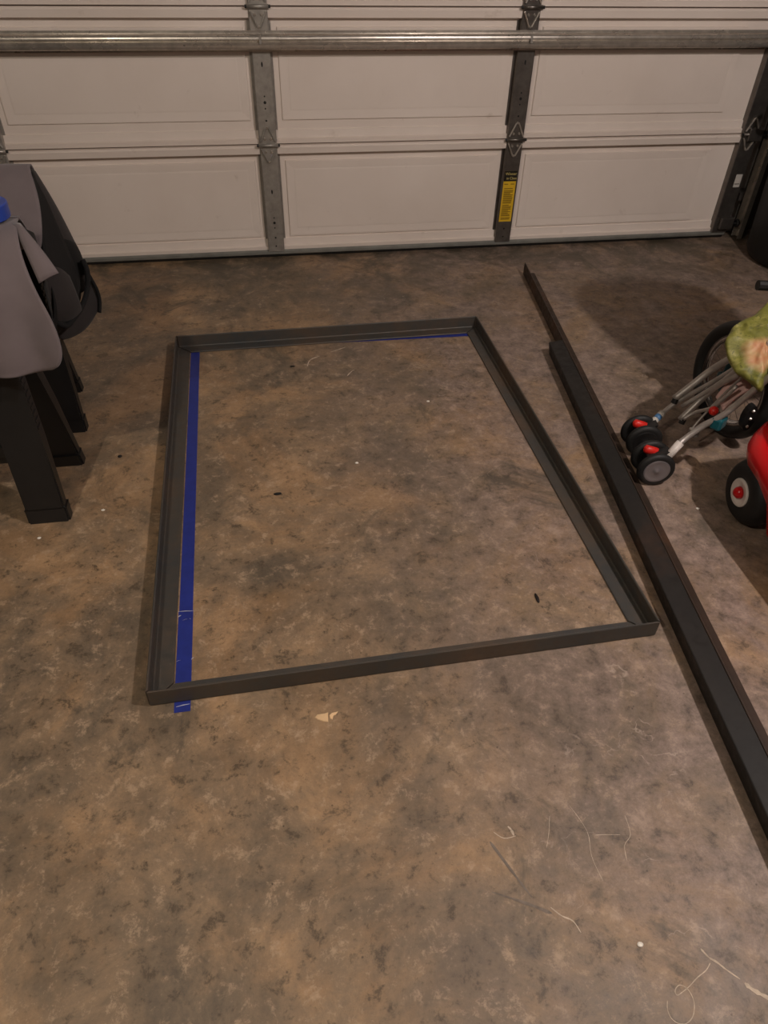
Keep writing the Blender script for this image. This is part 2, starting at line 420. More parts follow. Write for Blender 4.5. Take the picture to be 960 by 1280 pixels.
# hinges at every seam
def hinge(zs, x, mat, w_=.040):
    e = empty('hinge'); e.parent = door
    y = YD-.039
    def leaf(sgn, hh):
        a = V(x-w_, y, zs+sgn*.010); b = V(x+w_, y, zs+sgn*.010)
        mb = MB()
        tip = zs+sgn*hh
        out = [V(x-w_, y, zs+sgn*.006), V(x+w_, y, zs+sgn*.006), V(x+w_*.92, y, zs+sgn*.022), V(x+.012, y, tip-sgn*.006), V(x, y, tip), V(x-.012, y, tip-sgn*.006), V(x-w_*.92, y, zs+sgn*.022)]
        mb.loft([[p+V(0, 0, 0) for p in out], [p+V(0, -.003, 0) for p in out]])
        lf = mb.build('hinge_leaf', mat, e)
        rb = MB()
        rb.tube([V(x-w_*.86, y-.006, zs+sgn*.016), V(x-.006, y-.005, tip-sgn*.012)], .0042, 6)
        rb.tube([V(x+w_*.86, y-.006, zs+sgn*.016), V(x+.006, y-.005, tip-sgn*.012)], .0042, 6)
        rb.build('rib', M['bright'] if x > 1 else mat, e)
        for bx, bz in ((0, tip-sgn*.012), (-.014, zs+sgn*.028), (.014, zs+sgn*.028)):
            MB().lathe([(0, -.006), (.0045, -.006), (.006, -.003), (.0065, 0)], (x+bx, y-.002, bz), (0, 1, 0), 8).build('bolt', M['bright'], e)
    leaf(-1, .085); leaf(1, .088)
    MB().tube([V(x-w_-.006, y-.010, zs+.002), V(x+w_+.006, y-.010, zs+.002)], .0085, 10).build('knuckle', mat, e, smooth=True)
    pn = MB().tube([V(x-w_-.014, y-.010, zs+.002), V(x-w_-.004, y-.010, zs+.002)], .0065, 8)
    pn.tube([V(x+w_+.004, y-.010, zs+.002), V(x+w_+.014, y-.010, zs+.002)], .0065, 8); pn.build('hinge_pin', M['deep'], e)
for i in (1, 2, 3):
    for k in range(5):
        xx = {0: STX[0]+.025, 4: 2.58}.get(k, STX[k])
        hinge(Z0+PIT*i, xx, M['galv'] if k < 3 else M['galv_dark'])
# reinforcing strut across the second section
def strut(zc):
    P = [(-.036, -.040), (-.040, -.040), (-.040, -.030), (-.078, -.028), (-.084, -.022), (-.084, -.010), (-.076, -.005), (-.070, 0), (-.076, .005), (-.084, .010), (-.084, .020), (-.078, .026), (-.040, .028), (-.040, .038), (-.036, .038)]
    m = MB().loft([[V(EX0, YD+y, zc+z) for y, z in P], [V(2.62, YD+y, zc+z) for y, z in P]])
    o = m.build('reinforcing_strut', M['bright'], door); auto_smooth(o, 50)
    for k in range(1, 4):
        MB().box(STX[k]-.005, YD-.0875, zc-.006, STX[k]+.005, YD-.075, zc+.024).build('strut_clip', M['galv'], o)
strut(0.962); strut(0.962+PIT*2)
# bottom retainer and rubber
MB().loft([[V(x, YD+y, z) for y, z in ((.03, .018), (-.030, .018), (-.034, .022), (-.034, .034), (-.026, .040), (.03, .040))] for x in (EX0, 2.62)]).build('seal_retainer', M['seal'], door)
MB().loft([[V(x, YD+y, z) for y, z in ((.03, .0), (-.012, .0), (-.020, .006), (-.022, .019), (.03, .019))] for x in (EX0, 2.62)]).build('rubber_seal', M['rubber'], door)
# yellow warning sticker with header and rows of print
st = MB()
zt, zb = .3985, .1450; yk = YD-.0386
xa, xb = 1.268, 1.335
st.box(xa, yk-.0006, zb, xb, yk, zt); stk = st.build('warning_sticker', M['yellow'], door)
MB().box(xa, yk-.0011, zt-.050, xb, yk-.0006, zt).build('sticker_header', M['ink'], stk)
def text(body, size, loc, mat, parent, rot=(PI/2, 0, 0), extr=.0003, align='LEFT'):
    cu = bpy.data.curves.new('lettering', 'FONT'); cu.body = body; cu.size = size; cu.extrude = extr; cu.align_x = align
    o = bpy.data.objects.new('lettering', cu); C.objects.link(o)
    dg = bpy.context.evaluated_depsgraph_get(); me = bpy.data.meshes.new_from_object(o.evaluated_get(dg))
    bpy.data.objects.remove(o)
    me.materials.clear(); me.materials.append(mat)
    o = bpy.data.objects.new('lettering', me); C.objects.link(o); o.location = loc; o.rotation_euler = rot; o.parent = parent
    return o
text('Winner', .0195, (xa+.005, yk-.0014, zt-.020), M['yink'], stk)
text('in Class', .0175, (xa+.013, yk-.0014, zt-.041), M['yink'], stk)
tl = MB(); zz = zt-.062
tl.box(xa+.006, yk-.0010, zz-.004, xa+.026, yk-.0006, zz); tl.box(xa+.040, yk-.0010, zz-.004, xb-.008, yk-.0006, zz)
zz -= .022
while zz > zb+.010:
    e_ = xb-.009-random.choice([0, .002, .004, .014])
    tl.box(xa+.008, yk-.0010, zz-.0042, e_, yk-.0006, zz); zz -= .0068
    if random.random() < .12: zz -= .004
tg = tl.build('fine_print', M['fineink'], stk); tg['kind'] = 'stuff'
MB().box(2.576, YD-.0390, .281, 2.612, YD-.0380, .347).build('white_sticker', M['paper'], door)
MB().box(2.580, YD-.0396, .296, 2.608, YD-.0389, .300).build('sticker_print', M['galv_dark'], door)
# rollers and bottom bracket on the right
for zz in (.09, Z0+PIT, .925):
    rb_ = MB().box(2.560, YD-.060, zz-.030, 2.640, YD-.040, zz+.030, bev=.004); rbk = rb_.build('roller_bracket', M['galv_dark'], door)
    MB().tube([V(2.60, YD-.052, zz), V(2.68, YD-.052, zz)], .006, 8).lathe([(0, -.008), (.018, -.008), (.022, -.004), (.022, .004), (.018, .008), (0, .008)], (2.665, YD-.052, zz), (1, 0, 0), 14).build('roller', M['black'], rbk)
# tracks
for side, x in ((1, 2.655), (-1, -2.47)):
    t = empty('door_track', 'galvanised steel channel track at the %s end of the garage door' % ('right' if side > 0 else 'left'), 'track')
    pr = [(-.030, -.012), (-.026, .014), (.024, .014), (.028, -.012), (.031, -.012), (.027, .018), (-.029, .018), (-.033, -.012)]
    def ring(c, tz):   # tz angle of the run: 0 vertical
        return [c+V(-side*(-p[1]), p[0]*math.cos(tz), p[0]*math.sin(tz)) for p in pr]
    rings = [ring(V(x+side*.03, YD-.055, 0.012), 0), ring(V(x+side*.03, YD-.055, 1.90), 0)]
    for q in range(1, 7):
        a = q*PI/12; R_ = .33
        rings.append(ring(V(x+side*.03, YD-.055-R_*(1-math.cos(a)), 1.90+R_*math.sin(a)), a))
    rings.append(ring(V(x+side*.03, YD-2.9, 2.23), PI/2))
    MB().loft(rings).build('rail', M['bright'], t)
    for zz in (.22, .85, 1.5):
        bk = MB().box(x+.0*side, YD-.010, zz-.02, x+side*.075, YD+.069, zz+.02) if side > 0 else MB().box(x-.075, YD-.01, zz-.02, x, YD+.069, zz+.02)
        bk.build('jamb_bracket', M['galv_dark'], t)
    MB().box(x+side*.028-.012, YD-2.7, 2.26, x+side*.028+.012, YD-2.66, ZC).build('hanger', M['galv'], t)

# ------------------------------------------------------------ opener overhead
op = empty('door_opener', 'garage door opener rail and motor box hanging from the ceiling', 'opener')
MB().box(.055, 0.35, 2.27, .105, YD+.02, 2.31).build('opener_rail', M['galv'], op)
MB().box(-.09, -.10, 2.20, .25, .40, 2.38, bev=.02).build('motor_box', M['plate'], op)
[MB().box(x_, .10, 2.37, x_+.03, .13, ZC).build('hanger', M['galv'], op) for x_ in (-.06, .19)]
MB().tube([(.08, YD-.55, 2.27), (.08, YD-.06, 1.98)], .012, 6).build('pull_arm', M['galv'], op)

# ------------------------------------------------------------ lamps
for i, (p, pw, colr) in enumerate(LAMPS):
    lab = ['bare bulb in a ceiling holder above the steel bars on the right', 'bare bulb in a ceiling holder on the left side of the garage', 'bare bulb in a ceiling holder at the back of the garage'][i]
    L = empty('ceiling_lamp', lab, 'lamp', loc=(p[0], p[1], ZC))
    MB().lathe([(0, 0), (.055, 0), (.055, -.018), (.03, -.035), (.024, -.055), (0, -.055)], (0, 0, 0), (0, 0, 1), 24).build('lamp_holder', M['plate'], L, smooth=True)
    b = MB().lathe([(.013, -.05), (.016, -.075), (.029, -.115), (.030, -.14), (.020, -.165), (0, -.172)], (0, 0, 0), (0, 0, 1), 20).build('bulb', M['bulb'], L, smooth=True)
    ld = bpy.data.lights.new('bulb_light', 'POINT'); ld.energy = pw; ld.color = colr; ld.shadow_soft_size = 0.033
    lo = bpy.data.objects.new('bulb_light', ld); C.objects.link(lo); lo.location = (p[0], p[1], p[2])

# ------------------------------------------------------------ steel angle frame on the floor
LEG, TH = .0544, .0055
def angle_bar(a, b, inward, name, mat, parent=None, mitre=None, lift=0.0, rot=0.0, flip=False, leg=LEG):
    """L bar from a to b along its outer bottom corner; 'inward' is the horizontal side its flat leg points to"""
    a, b = Vector(a), Vector(b); d = (b-a).normalized(); n = Vector(inward); n = (n-d*n.dot(d)).normalized(); up = Vector((0, 0, 1))
    # section in (n, up): rounded outer corner and inner fillet
    R0 = .004
    prof = [(R0*(1-math.cos(t)), R0*(1-math.sin(t))) for t in (PI/2*.0, PI/8*1, PI/8*2, PI/8*3)]
    prof = [(R0-R0*math.cos(q*PI/8), R0-R0*math.sin(q*PI/8)) for q in range(5)]
    sec = prof + [(leg-.001, 0), (leg, .001), (leg, TH-.002), (leg-.002, TH)]
    ri = .005
    sec += [(TH+ri-ri*math.sin(q*PI/8), TH+ri-ri*math.cos(q*PI/8)) for q in range(5)]
    sec += [(TH, leg-.002), (TH-.002, leg), (.001, leg), (0, leg-.001)]
    if flip: sec = [(x, leg-z) for x, z in sec]
    cr, sr = math.cos(rot), math.sin(rot)
    def P(c, x, z, ext):
        x2, z2 = x*cr-z*sr, x*sr+z*cr
        return c+n*x2+up*(z2+lift)+d*ext
    m0, m1 = mitre or (0, 0)
    r0 = [P(a, x, z, x*m0) for x, z in sec]; r1 = [P(b, x, z, -x*m1) for x, z in sec]
    return MB().loft([r0, r1]).build(name, mat, parent)
FD, FC, FB, FA = V(-.362, 1.047, 0), V(.939, 1.069, 0), V(.9197, 2.8437, 0), V(-.3835, 2.8201, 0)
fr = empty('steel_frame', 'rectangular dark steel angle frame lying flat on the concrete', 'frame')
g = .003; LZ = .0008
def side(a, b, cen):
    d = (b-a).normalized()
    angle_bar(a+d*g, b-d*g, cen-(a+b)/2, 'angle_bar', M['steel'], fr, mitre=(1, 1), lift=LZ)
cen = (FA+FB+FC+FD)/4
for a, b in ((FD, FC), (FC, FB), (FB, FA), (FA, FD)): side(a, b, cen)

# loose stock bars on the right
bd = V(-.1163, -.9932, 0).normalized()
rgt = V(.9932, -.1163, 0)
far2 = V(1.157, 2.565, 0)
b1a = V(1.3150, 3.385, 0); b1b = b1a+bd*2.98
o = angle_bar(b1a, b1b, rgt, 'angle_bar', M['stock2'], None, leg=.060)
tag(o, 'longest dark steel angle bar, its far tip nearest the garage door', 'steel bar', 'loose steel angle bars')
b2a = V(1.168, 2.565, 0); b2b = b2a+bd*2.13
o = angle_bar(b2a, b2b, rgt, 'angle_bar', M['stock'], None, flip=True, lift=.0005, rot=.19, leg=.0565)
tag(o, 'shorter dark steel angle bar lying against the frame side of the longer bar', 'steel bar', 'loose steel angle bars')

# ------------------------------------------------------------ blue tape on the floor
def strip(mb, a, b, wd, z=.0004, th=.00025, jag=0):
    a, b = Vector((*a, 0)), Vector((*b, 0)); d = (b-a).normalized(); n = V(-d.y, d.x, 0)*wd/2
    K = 24; top = []
    for i in range(K+1):
        p = a+(b-a)*i/K; wob = .0006*math.sin(i*1.7)
        top.append([p+n*(1+wob*8)+V(0, 0, z), p-n+V(0, 0, z)])
    mb.grid(top)
    for i in (0, K):
        pass
    return mb
tp = empty('floor_tape', 'long blue masking tape line beside the left bar of the steel frame', 'tape', loc=(0, 0, 0))
strip(MB(), (-.3085, 2.80), (-.2885, 1.325), .036).build('tape_strip', M['tape'], tp)
o = strip(MB(), (-.2888, 1.338), (-.2850, 1.020), .0385, z=.0007).build('tape_strip', M['tape'], tp)
sm = MB()
for a_, b_, wd in (((-.311, 1.338), (-.268, 1.3345), .0025), ((-.309, 1.318), (-.301, 1.324), .004), ((-.296, 1.305), (-.284, 1.309), .0012), ((-.275, 1.306), (-.279, 1.310), .0012), ((-.300, 1.036), (-.268, 1.040), .0035), ((-.269, 1.172), (-.263, 1.178), .004), ((-.307, 1.170), (-.296, 1.174), .001)):
    sm = MB(); ribbon(sm, [a_, ((a_[0]+b_[0])/2, (a_[1]+b_[1])/2+.001), b_], wd, .0010)
    sm.build('crease_mark', M['scuff'], tp)
tf = strip(MB(), (-.3, 2.812), (.905, 2.785), .040, z=.0005).build('tape_strip', M['tape'])
tag(tf, 'blue masking tape strip showing under the far bar of the steel frame', 'tape')

# ------------------------------------------------------------ saw horses
def sawhorse(yr, yf, yb, xr, label, xfoot, xlen=.74, back=0.0):
    e = empty('sawhorse', label, 'sawhorse', 'black plastic sawhorses under the grey cloth')
    zt = .80
    def leg(x0, x1, y, top_y, sgn):
        # tapering leg, channel shaped, with a foot
        mb = MB(); rows = []
        for t, wx, dy in ((0, 1.0, .045), (.06, 1.0, .045), (.065, .94, .038), (.35, .92, .042), (.7, .80, .05), (1, .74, .055)):
            z = t*(zt-.05); yc = y+(top_y-y)*t; cx = (x0+x1)/2 - sgn*.0 - .055*t*sgn*0
            xo = (x1-x0)/2*wx
            sh = -.03*t
            rows.append([V(cx-xo+sh, yc, z), V(cx+xo+sh, yc, z), V(cx+xo+sh, yc+(dy if yb > 0 and y < top_y else -dy), z), V(cx-xo+sh, yc+(dy if y < top_y else -dy), z)])
        mb.loft(rows)
        es = [e_ for e_ in mb.bm.edges if abs((e_.verts[0].co-e_.verts[1].co).z) > .02]
        bmesh.ops.bevel(mb.bm, geom=es, offset=.006, segments=2, affect='EDGES')
        lg = mb.build('leg', M['black'], e)
        return lg
    w0 = .122
    for s_, xx in ((1, xfoot), (-1, xfoot-xlen+w0)):
        leg(xx-w0, xx, yf, yr-.03, s_); leg(xx-w0-back, xx-back, yb, yr+.03, s_)
    bx0, bx1 = xfoot-xlen, xfoot-.04
    MB().box(bx0, yr-.035, zt-.06, bx1, yr+.035, zt, bev=.008).build('top_beam', M['black'], e)
    # folding side braces with ribs
    for sg, yy0 in ((-1, yf), (1, yb)):
        mb = MB()
        z1_, z2_ = .26, .42
        for zz, hh in ((.21, .035), (.30, .012), (.345, .05), (.42, .012)):
            yy = yy0+(yr-yy0)*zz/zt-sg*.03
            mb.box(bx0+.10, yy-.010, zz, bx1-.09, yy+.010, zz+hh)
        yy = yy0+(yr-yy0)*.30/zt-sg*.022
        mb.box(bx0+.10, yy-.006, .18, bx1-.09, yy+.006, .46)
        mb.build('side_brace', M['black'], e)
    # grip ribs on the edge of the front leg
    rb_ = MB()
    for k in range(16):
        zz = .30+k*.02; yy = yf+(yr-.03-yf)*zz/(zt-.05)
        xx = xfoot-.0045-.03*zz/(zt-.05)-.013*max(0, (zz-.2)/.5)
        rb_.box(xx-.006, yy+.004, zz, xx+.003, yy+.034, zz+.008)
    rb_.build('grip_rib', M['black'], e)['kind'] = 'stuff'
    return e
s1 = sawhorse(1.915, 1.757, 2.085, -.62, 'nearer black plastic sawhorse, its broad front foot planted beside the taped frame', -.651)
s2 = sawhorse(2.395, 2.237, 2.555, -.66, 'farther black plastic sawhorse, standing behind the other under the cloth', -.668, back=.055)
MB().box(-.735, 2.00, .27, -.695, 2.012, .30, bev=.004).build('latch', M['hub'], s1)

# ------------------------------------------------------------ grey cloth over the saw horses
def cloth(rows, name, mat, parent, thick=.004, sub=2):
    mb = MB().grid([[Vector(p) for p in r_] for r_ in rows])
    def md(o):
        s = o.modifiers.new('sub', 'SUBSURF'); s.levels = sub; s.render_levels = sub; s.boundary_smooth = 'PRESERVE_CORNERS'
        t = o.modifiers.new('solid', 'SOLIDIFY'); t.thickness = thick; t.offset = 0
    return mb.build(name, mat, parent, smooth=True, mods=md)
cl = empty('draped_cloth', 'warm grey canvas cloth draped over both black sawhorses', 'cloth')
# front drape hanging towards the camera with a rounded hem
rows = []
prof = [  # y, z, right edge x
    (2.00, .826, -.600), (1.93, .840, -.588), (1.88, .842, -.578), (1.83, .812, -.572), (1.80, .765, -.562), (1.775, .712, -.546), (1.76, .653, -.524), (1.745, .600, -.517), (1.74, .565, -.520), (1.738, .535, -.540), (1.738, .518, -.575)]
for j, (y, z, xr) in enumerate(prof):
    row = []
    for q, tt in enumerate((0, .15, .3, .42, .52, .60, .66, .71, .76, .80, .84, .88, .92, .96, 1.0)):
        x = -1.42+(xr+1.42)*tt
        hang = max(0, j-3)/7
        fold = .020*hang*math.sin(x*42+1.2)+.008*hang*math.sin(x*83)
        zz = z-(.0 if j < 9 else 0)+(0.012*(1-tt) if j > 8 else 0)
        row.append((x, y+fold, zz))
    rows.append(row)
cloth(rows, 'front_drape', M['fab'], cl)
# folded flap at the corner
cloth([[(-.590, 1.90, .842), (-.580, 1.89, .848), (-.574, 1.90, .842)],
       [(-.568, 1.845, .815), (-.552, 1.850, .832), (-.540, 1.855, .815)],
       [(-.552, 1.812, .775), (-.530, 1.815, .796), (-.512, 1.825, .785)],
       [(-.540, 1.792, .735), (-.514, 1.790, .750), (-.490, 1.797, .757)]], 'folded_flap', M['fab'], cl, .003)
# flap underside wall going back to the valley; black lining fills in the recess shadow
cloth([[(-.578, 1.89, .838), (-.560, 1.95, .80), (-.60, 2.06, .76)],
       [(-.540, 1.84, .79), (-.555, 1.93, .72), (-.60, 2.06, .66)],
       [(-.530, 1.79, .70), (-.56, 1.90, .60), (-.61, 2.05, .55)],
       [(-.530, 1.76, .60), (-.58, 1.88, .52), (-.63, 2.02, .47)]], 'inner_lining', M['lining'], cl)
# the part that sags between the two and climbs over the far sawhorse
rows = []
for (y, z, xr) in ((1.96, .834, -.590), (2.02, .80, -.60), (2.10, .72, -.615), (2.18, .66, -.626), (2.25, .70, -.625), (2.31, .755, -.626), (2.35, .80, -.636), (2.385, .838, -.648), (2.43, .838, -.652), (2.48, .80, -.66), (2.52, .68, -.66), (2.54, .50, -.66)):
    rows.append([(-1.42+(xr+1.42)*t, y, z+.004*math.sin(t*9)) for t in (0, .3, .6, .85, .95, 1)])
cloth(rows, 'rear_drape', M['fab'], cl)
# side fall at the far saw horse: outer strip darkened for shade, black lining inside
cloth([[(-.652, 2.38, .832), (-.651, 2.42, .824), (-.66, 2.48, .80)],
       [(-.640, 2.40, .745), (-.628, 2.45, .737), (-.64, 2.52, .70)],
       [(-.628, 2.41, .650), (-.612, 2.46, .635), (-.62, 2.53, .60)],
       [(-.624, 2.41, .615), (-.603, 2.46, .590), (-.612, 2.53, .56)]], 'side_fall', M['shadefab'], cl)
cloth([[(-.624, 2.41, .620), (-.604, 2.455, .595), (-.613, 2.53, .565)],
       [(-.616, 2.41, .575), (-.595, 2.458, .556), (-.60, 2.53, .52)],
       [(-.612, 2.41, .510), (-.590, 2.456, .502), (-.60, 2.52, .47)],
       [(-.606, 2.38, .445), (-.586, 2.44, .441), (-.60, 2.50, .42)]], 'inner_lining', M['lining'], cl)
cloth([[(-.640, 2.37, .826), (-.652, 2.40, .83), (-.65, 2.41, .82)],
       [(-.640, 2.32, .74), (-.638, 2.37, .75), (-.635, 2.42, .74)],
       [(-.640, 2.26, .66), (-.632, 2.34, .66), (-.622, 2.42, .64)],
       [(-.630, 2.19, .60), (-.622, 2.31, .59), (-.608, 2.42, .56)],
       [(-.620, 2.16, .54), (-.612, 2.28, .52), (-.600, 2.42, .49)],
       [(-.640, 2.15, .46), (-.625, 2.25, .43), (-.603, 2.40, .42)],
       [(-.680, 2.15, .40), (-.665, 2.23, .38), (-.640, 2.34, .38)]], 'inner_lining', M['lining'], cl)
# pouch like curl at the bottom, grey outside, with a black bound edge
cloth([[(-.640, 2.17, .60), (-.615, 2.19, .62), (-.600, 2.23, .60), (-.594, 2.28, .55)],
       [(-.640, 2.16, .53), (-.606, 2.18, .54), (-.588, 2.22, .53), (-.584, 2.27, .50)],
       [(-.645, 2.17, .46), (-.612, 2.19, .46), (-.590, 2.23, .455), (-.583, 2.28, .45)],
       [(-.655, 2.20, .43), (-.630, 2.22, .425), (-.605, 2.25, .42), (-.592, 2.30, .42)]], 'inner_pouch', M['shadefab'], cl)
cloth([[(-.665, 2.24, .41), (-.640, 2.27, .405), (-.612, 2.31, .41), (-.585, 2.37, .43), (-.566, 2.42, .47)],
       [(-.668, 2.24, .37), (-.640, 2.28, .36), (-.605, 2.33, .365), (-.578, 2.38, .39), (-.556, 2.42, .41)],
       [(-.665, 2.26, .345), (-.642, 2.29, .335), (-.608, 2.34, .335), (-.582, 2.385, .355), (-.560, 2.41, .375)],
       [(-.67, 2.30, .335), (-.650, 2.32, .328), (-.612, 2.37, .326), (-.588, 2.41, .345), (-.572, 2.44, .37)]], 'bottom_curl', M['shadefab'], cl)
MB().tube(spline([(-.648, 2.19, .445), (-.625, 2.21, .42), (-.605, 2.26, .425), (-.585, 2.33, .44), (-.572, 2.38, .47), (-.568, 2.41, .51), (-.578, 2.43, .54)], 5), .009, 8).build('bound_edge', M['lining'], cl, smooth=True)
MB().tube(spline([(-.566, 2.41, .50), (-.553, 2.41, .45), (-.552, 2.41, .41), (-.560, 2.40, .37)], 5), .006, 8).build('bound_edge', M['lining'], cl, smooth=True)
MB().box(-.600, 2.44, .485, -.578, 2.46, .530, bev=.004).build('strap_buckle', M['lining'], cl)
# tape roll on the cloth
tr = empty('tape_roll', 'blue masking tape roll lying on the grey cloth', 'tape', loc=(-.668, 1.935, .846))
MB().lathe([(.042, .002), (.042, .036), (.064, .036), (.066, .034), (.066, .003), (.064, .001), (.044, .001)], (0, 0, 0), (0, 0, 1), 40, closed_prof=True).build('tape_winding', M['tape2'], tr)
MB().lathe([(.038, .001), (.038, .036), (.0418, .036), (.0418, .001)], (0, 0, 0), (0, 0, 1), 40, closed_prof=True).build('cardboard_core', M['card'], tr)

# ------------------------------------------------------------ black bin in the far right corner
bn = empty('waste_bin', 'tall black plastic bin beside the right end of the garage door', 'bin', loc=(2.99, 3.50, 0))
prof = [(0, .0), (.20, .0), (.235, .018), (.25, .05), (.262, .35), (.27, .62), (.285, .86), (.292, .90), (.30, .91), (.30, .94), (.285, .945)]
MB().lathe(prof, (0, 0, 0), (0, 0, 1), 40).build('bin_body', M['deep'], bn, smooth=True)
MB().lathe([(.305, .93), (.31, .96), (.29, .985), (.18, 1.02), (0, 1.03)], (0, 0, 0), (0, 0, 1), 40).build('lid', M['deep'], bn, smooth=True)
MB().tube(spline([(-.305, -.06, .80), (-.335, -.04, .79), (-.335, .04, .79), (-.305, .06, .80)], 4), .010, 8).build('handle', M['deep'], bn, smooth=True)
bn.location = (2.835, 3.385, 0)

# ------------------------------------------------------------ child's bicycle
bk = empty('childs_bicycle', "child's bicycle with a teal frame and black tyres behind the red toy car", 'bicycle')
def bike_wheel(c, d, R_):
    c = Vector(c); d = Vector(d).normalized(); ax = d.cross(V(0, 0, 1)).normalized()
    w_ = empty('wheel'); w_.parent = bk; w_.location = c
    MB().lathe([(R_-.024+.024*math.cos(q*PI/6), .027*math.sin(q*PI/6)) for q in range(12)], (0, 0, 0), ax, 64, closed_prof=True).build('tyre', M['rubber'], w_, smooth=True)
    MB().lathe([(R_-.044, -.012), (R_-.048, -.012), (R_-.062, -.008), (R_-.066, 0), (R_-.062, .008), (R_-.048, .012), (R_-.044, .012), (R_-.050, 0)], (0, 0, 0), ax, 64, closed_prof=True).build('rim', M['chrome'], w_, smooth=True)
    MB().lathe([(0, -.035), (.012, -.035), (.012, -.022), (.022, -.020), (.022, -.014), (.010, -.010), (.010, .010), (.022, .014), (.022, .020), (.012, .022), (.012, .035), (0, .035)], (0, 0, 0), ax, 20).build('wheel_hub', M['chrome'], w_, smooth=True)
    sp = MB(); up = V(0, 0, 1)
    for k in range(20):
        a = 2*PI*k/20; s = .016*(1 if k % 2 else -1); off = .35*(1 if (k//2) % 2 else -1)
        p0 = (d*math.cos(a+off)+up*math.sin(a+off))*.02+ax*s
        p1 = (d*math.cos(a)+up*math.sin(a))*(R_-.058)
        sp.tube([p0, p1], .0008, 4)
    sp.build('spokes', M['galv_dark'], w_)['kind'] = 'stuff'
    for k in (4, 12):   # reflectors
        a = 2*PI*(k+.5)/20; q = (d*math.cos(a)+up*math.sin(a))*(R_*.6)
    return ax
dd = V(.10, -.99, 0).normalized()
wc = V(1.592, 1.945, .206)
ax = bike_wheel(wc, dd, .205)                 # the front wheel, steered across the frame
nx = -ax if ax.x > 0 else ax
fd = V(.97, .24, 0).normalized()              # the frame runs off to the right
fp = fd.cross(V(0, 0, 1))
wc2 = wc+fd*.82
bike_wheel(wc2, fd, .205)
head = wc+fd*.10+V(0, 0, .27)
for sgn in (-1, 1):
    MB().tube(spline([wc+ax*.050*sgn, wc+ax*.052*sgn+V(0, 0, .14)+fd*.02, wc+ax*.042*sgn+V(0, 0, .225)+fd*.06, head+V(0, 0, -.02)], 4), .012, 8).build('fork_leg', M['teal'], bk, smooth=True)
    MB().box(-.012, -.030, -.030, .012, .030, .030, mat=Matrix.Translation(wc+ax*.050*sgn), bev=.008).build('fork_end', M['teal'], bk)
    MB().lathe([(0, -.004), (.011, -.004), (.011, .004), (.006, .008), (0, .008)], wc+ax*.068*sgn, ax*sgn, 6).build('axle_nut', M['chrome'], bk)
crk = wc2-fd*.34+V(0, 0, .02); seat = wc2-fd*.28+V(0, 0, .30)
MB().tube([head+fd*.01, crk], .018, 10).build('down_tube', M['teal'], bk, smooth=True)
MB().tube([head+V(0, 0, .05), seat], .015, 10).build('top_tube', M['teal'], bk, smooth=True)
MB().tube([crk, seat+V(0, 0, .02)], .015, 10).build('seat_tube', M['teal'], bk, smooth=True)
for sgn in (-1, 1):
    MB().tube([wc2+fp*.045*sgn, crk+fp*.03*sgn], .010, 8).build('chain_stay', M['teal'], bk, smooth=True)
    MB().tube([wc2+fp*.045*sgn, seat], .008, 8).build('seat_stay', M['teal'], bk, smooth=True)
    MB().tube([crk, crk+fp*.075*sgn, crk+fp*.080*sgn+(fd*.07+V(0, 0, .06))*sgn], .008, 8).build('crank_arm', M['chrome'], bk)
    MB().box(-.03, -.04, -.010, .03, .04, .010, mat=Matrix.Translation(crk+fp*.12*sgn+(fd*.07+V(0, 0, .06))*sgn), bev=.004).build('pedal', M['black'], bk)
MB().tube([seat, seat+V(0, 0, .10)], .012, 8).build('seat_post', M['chrome'], bk)
MB().ico(seat+V(0, 0, .12), .1, 3, (1.15, .6, .3)).build('saddle', M['black'], bk, smooth=True)
hc = head+V(-.0, -.03, .075)
MB().tube([head+V(0, 0, -.03), hc], .012, 8).build('stem', M['chrome'], bk)
MB().tube([hc-V(.10, 0, 0), hc, hc+V(.10, 0, 0)], .010, 8).build('handlebar', M['chrome'], bk, smooth=True)
[MB().tube([hc+V(s_*.08, 0, 0), hc+V(s_*.145, .01, .003)], .016, 10).build('hand_grip', M['rubber'], bk) for s_ in (-1, 1)]

# ------------------------------------------------------------ folded umbrella stroller
sr_ = empty('folded_stroller', 'folded umbrella stroller with silver tubes and double black front wheels', 'stroller')
axl = V(-.16, -.985, 0).normalized()
def caster(c, hubmat):
    c = Vector(c); w_ = empty('wheel'); w_.parent = sr_; w_.location = c
    R_ = .062
    MB().lathe([(R_-.016+.016*math.cos(q*PI/6), .013*math.sin(q*PI/6)) for q in range(12)], (0, 0, 0), axl, 40, closed_prof=True).build('tyre', M['rubber'], w_, smooth=True)
    MB().lathe([(0, -.008), (.038, -.009), (.046, -.010), (.048, 0), (.046, .011), (.040, .014), (.034, .013), (.012, .010), (.008, .015), (0, .016)], (0, 0, 0), axl, 32).build('hubcap', hubmat, w_, smooth=True)
    return w_
wl = [(1.250, 1.895, .063), (1.242, 1.832, .063), (1.222, 1.748, .063), (1.210, 1.675, .063)]
for k, c in enumerate(wl): caster(c, M['hub'] if k == 3 else M['black'])
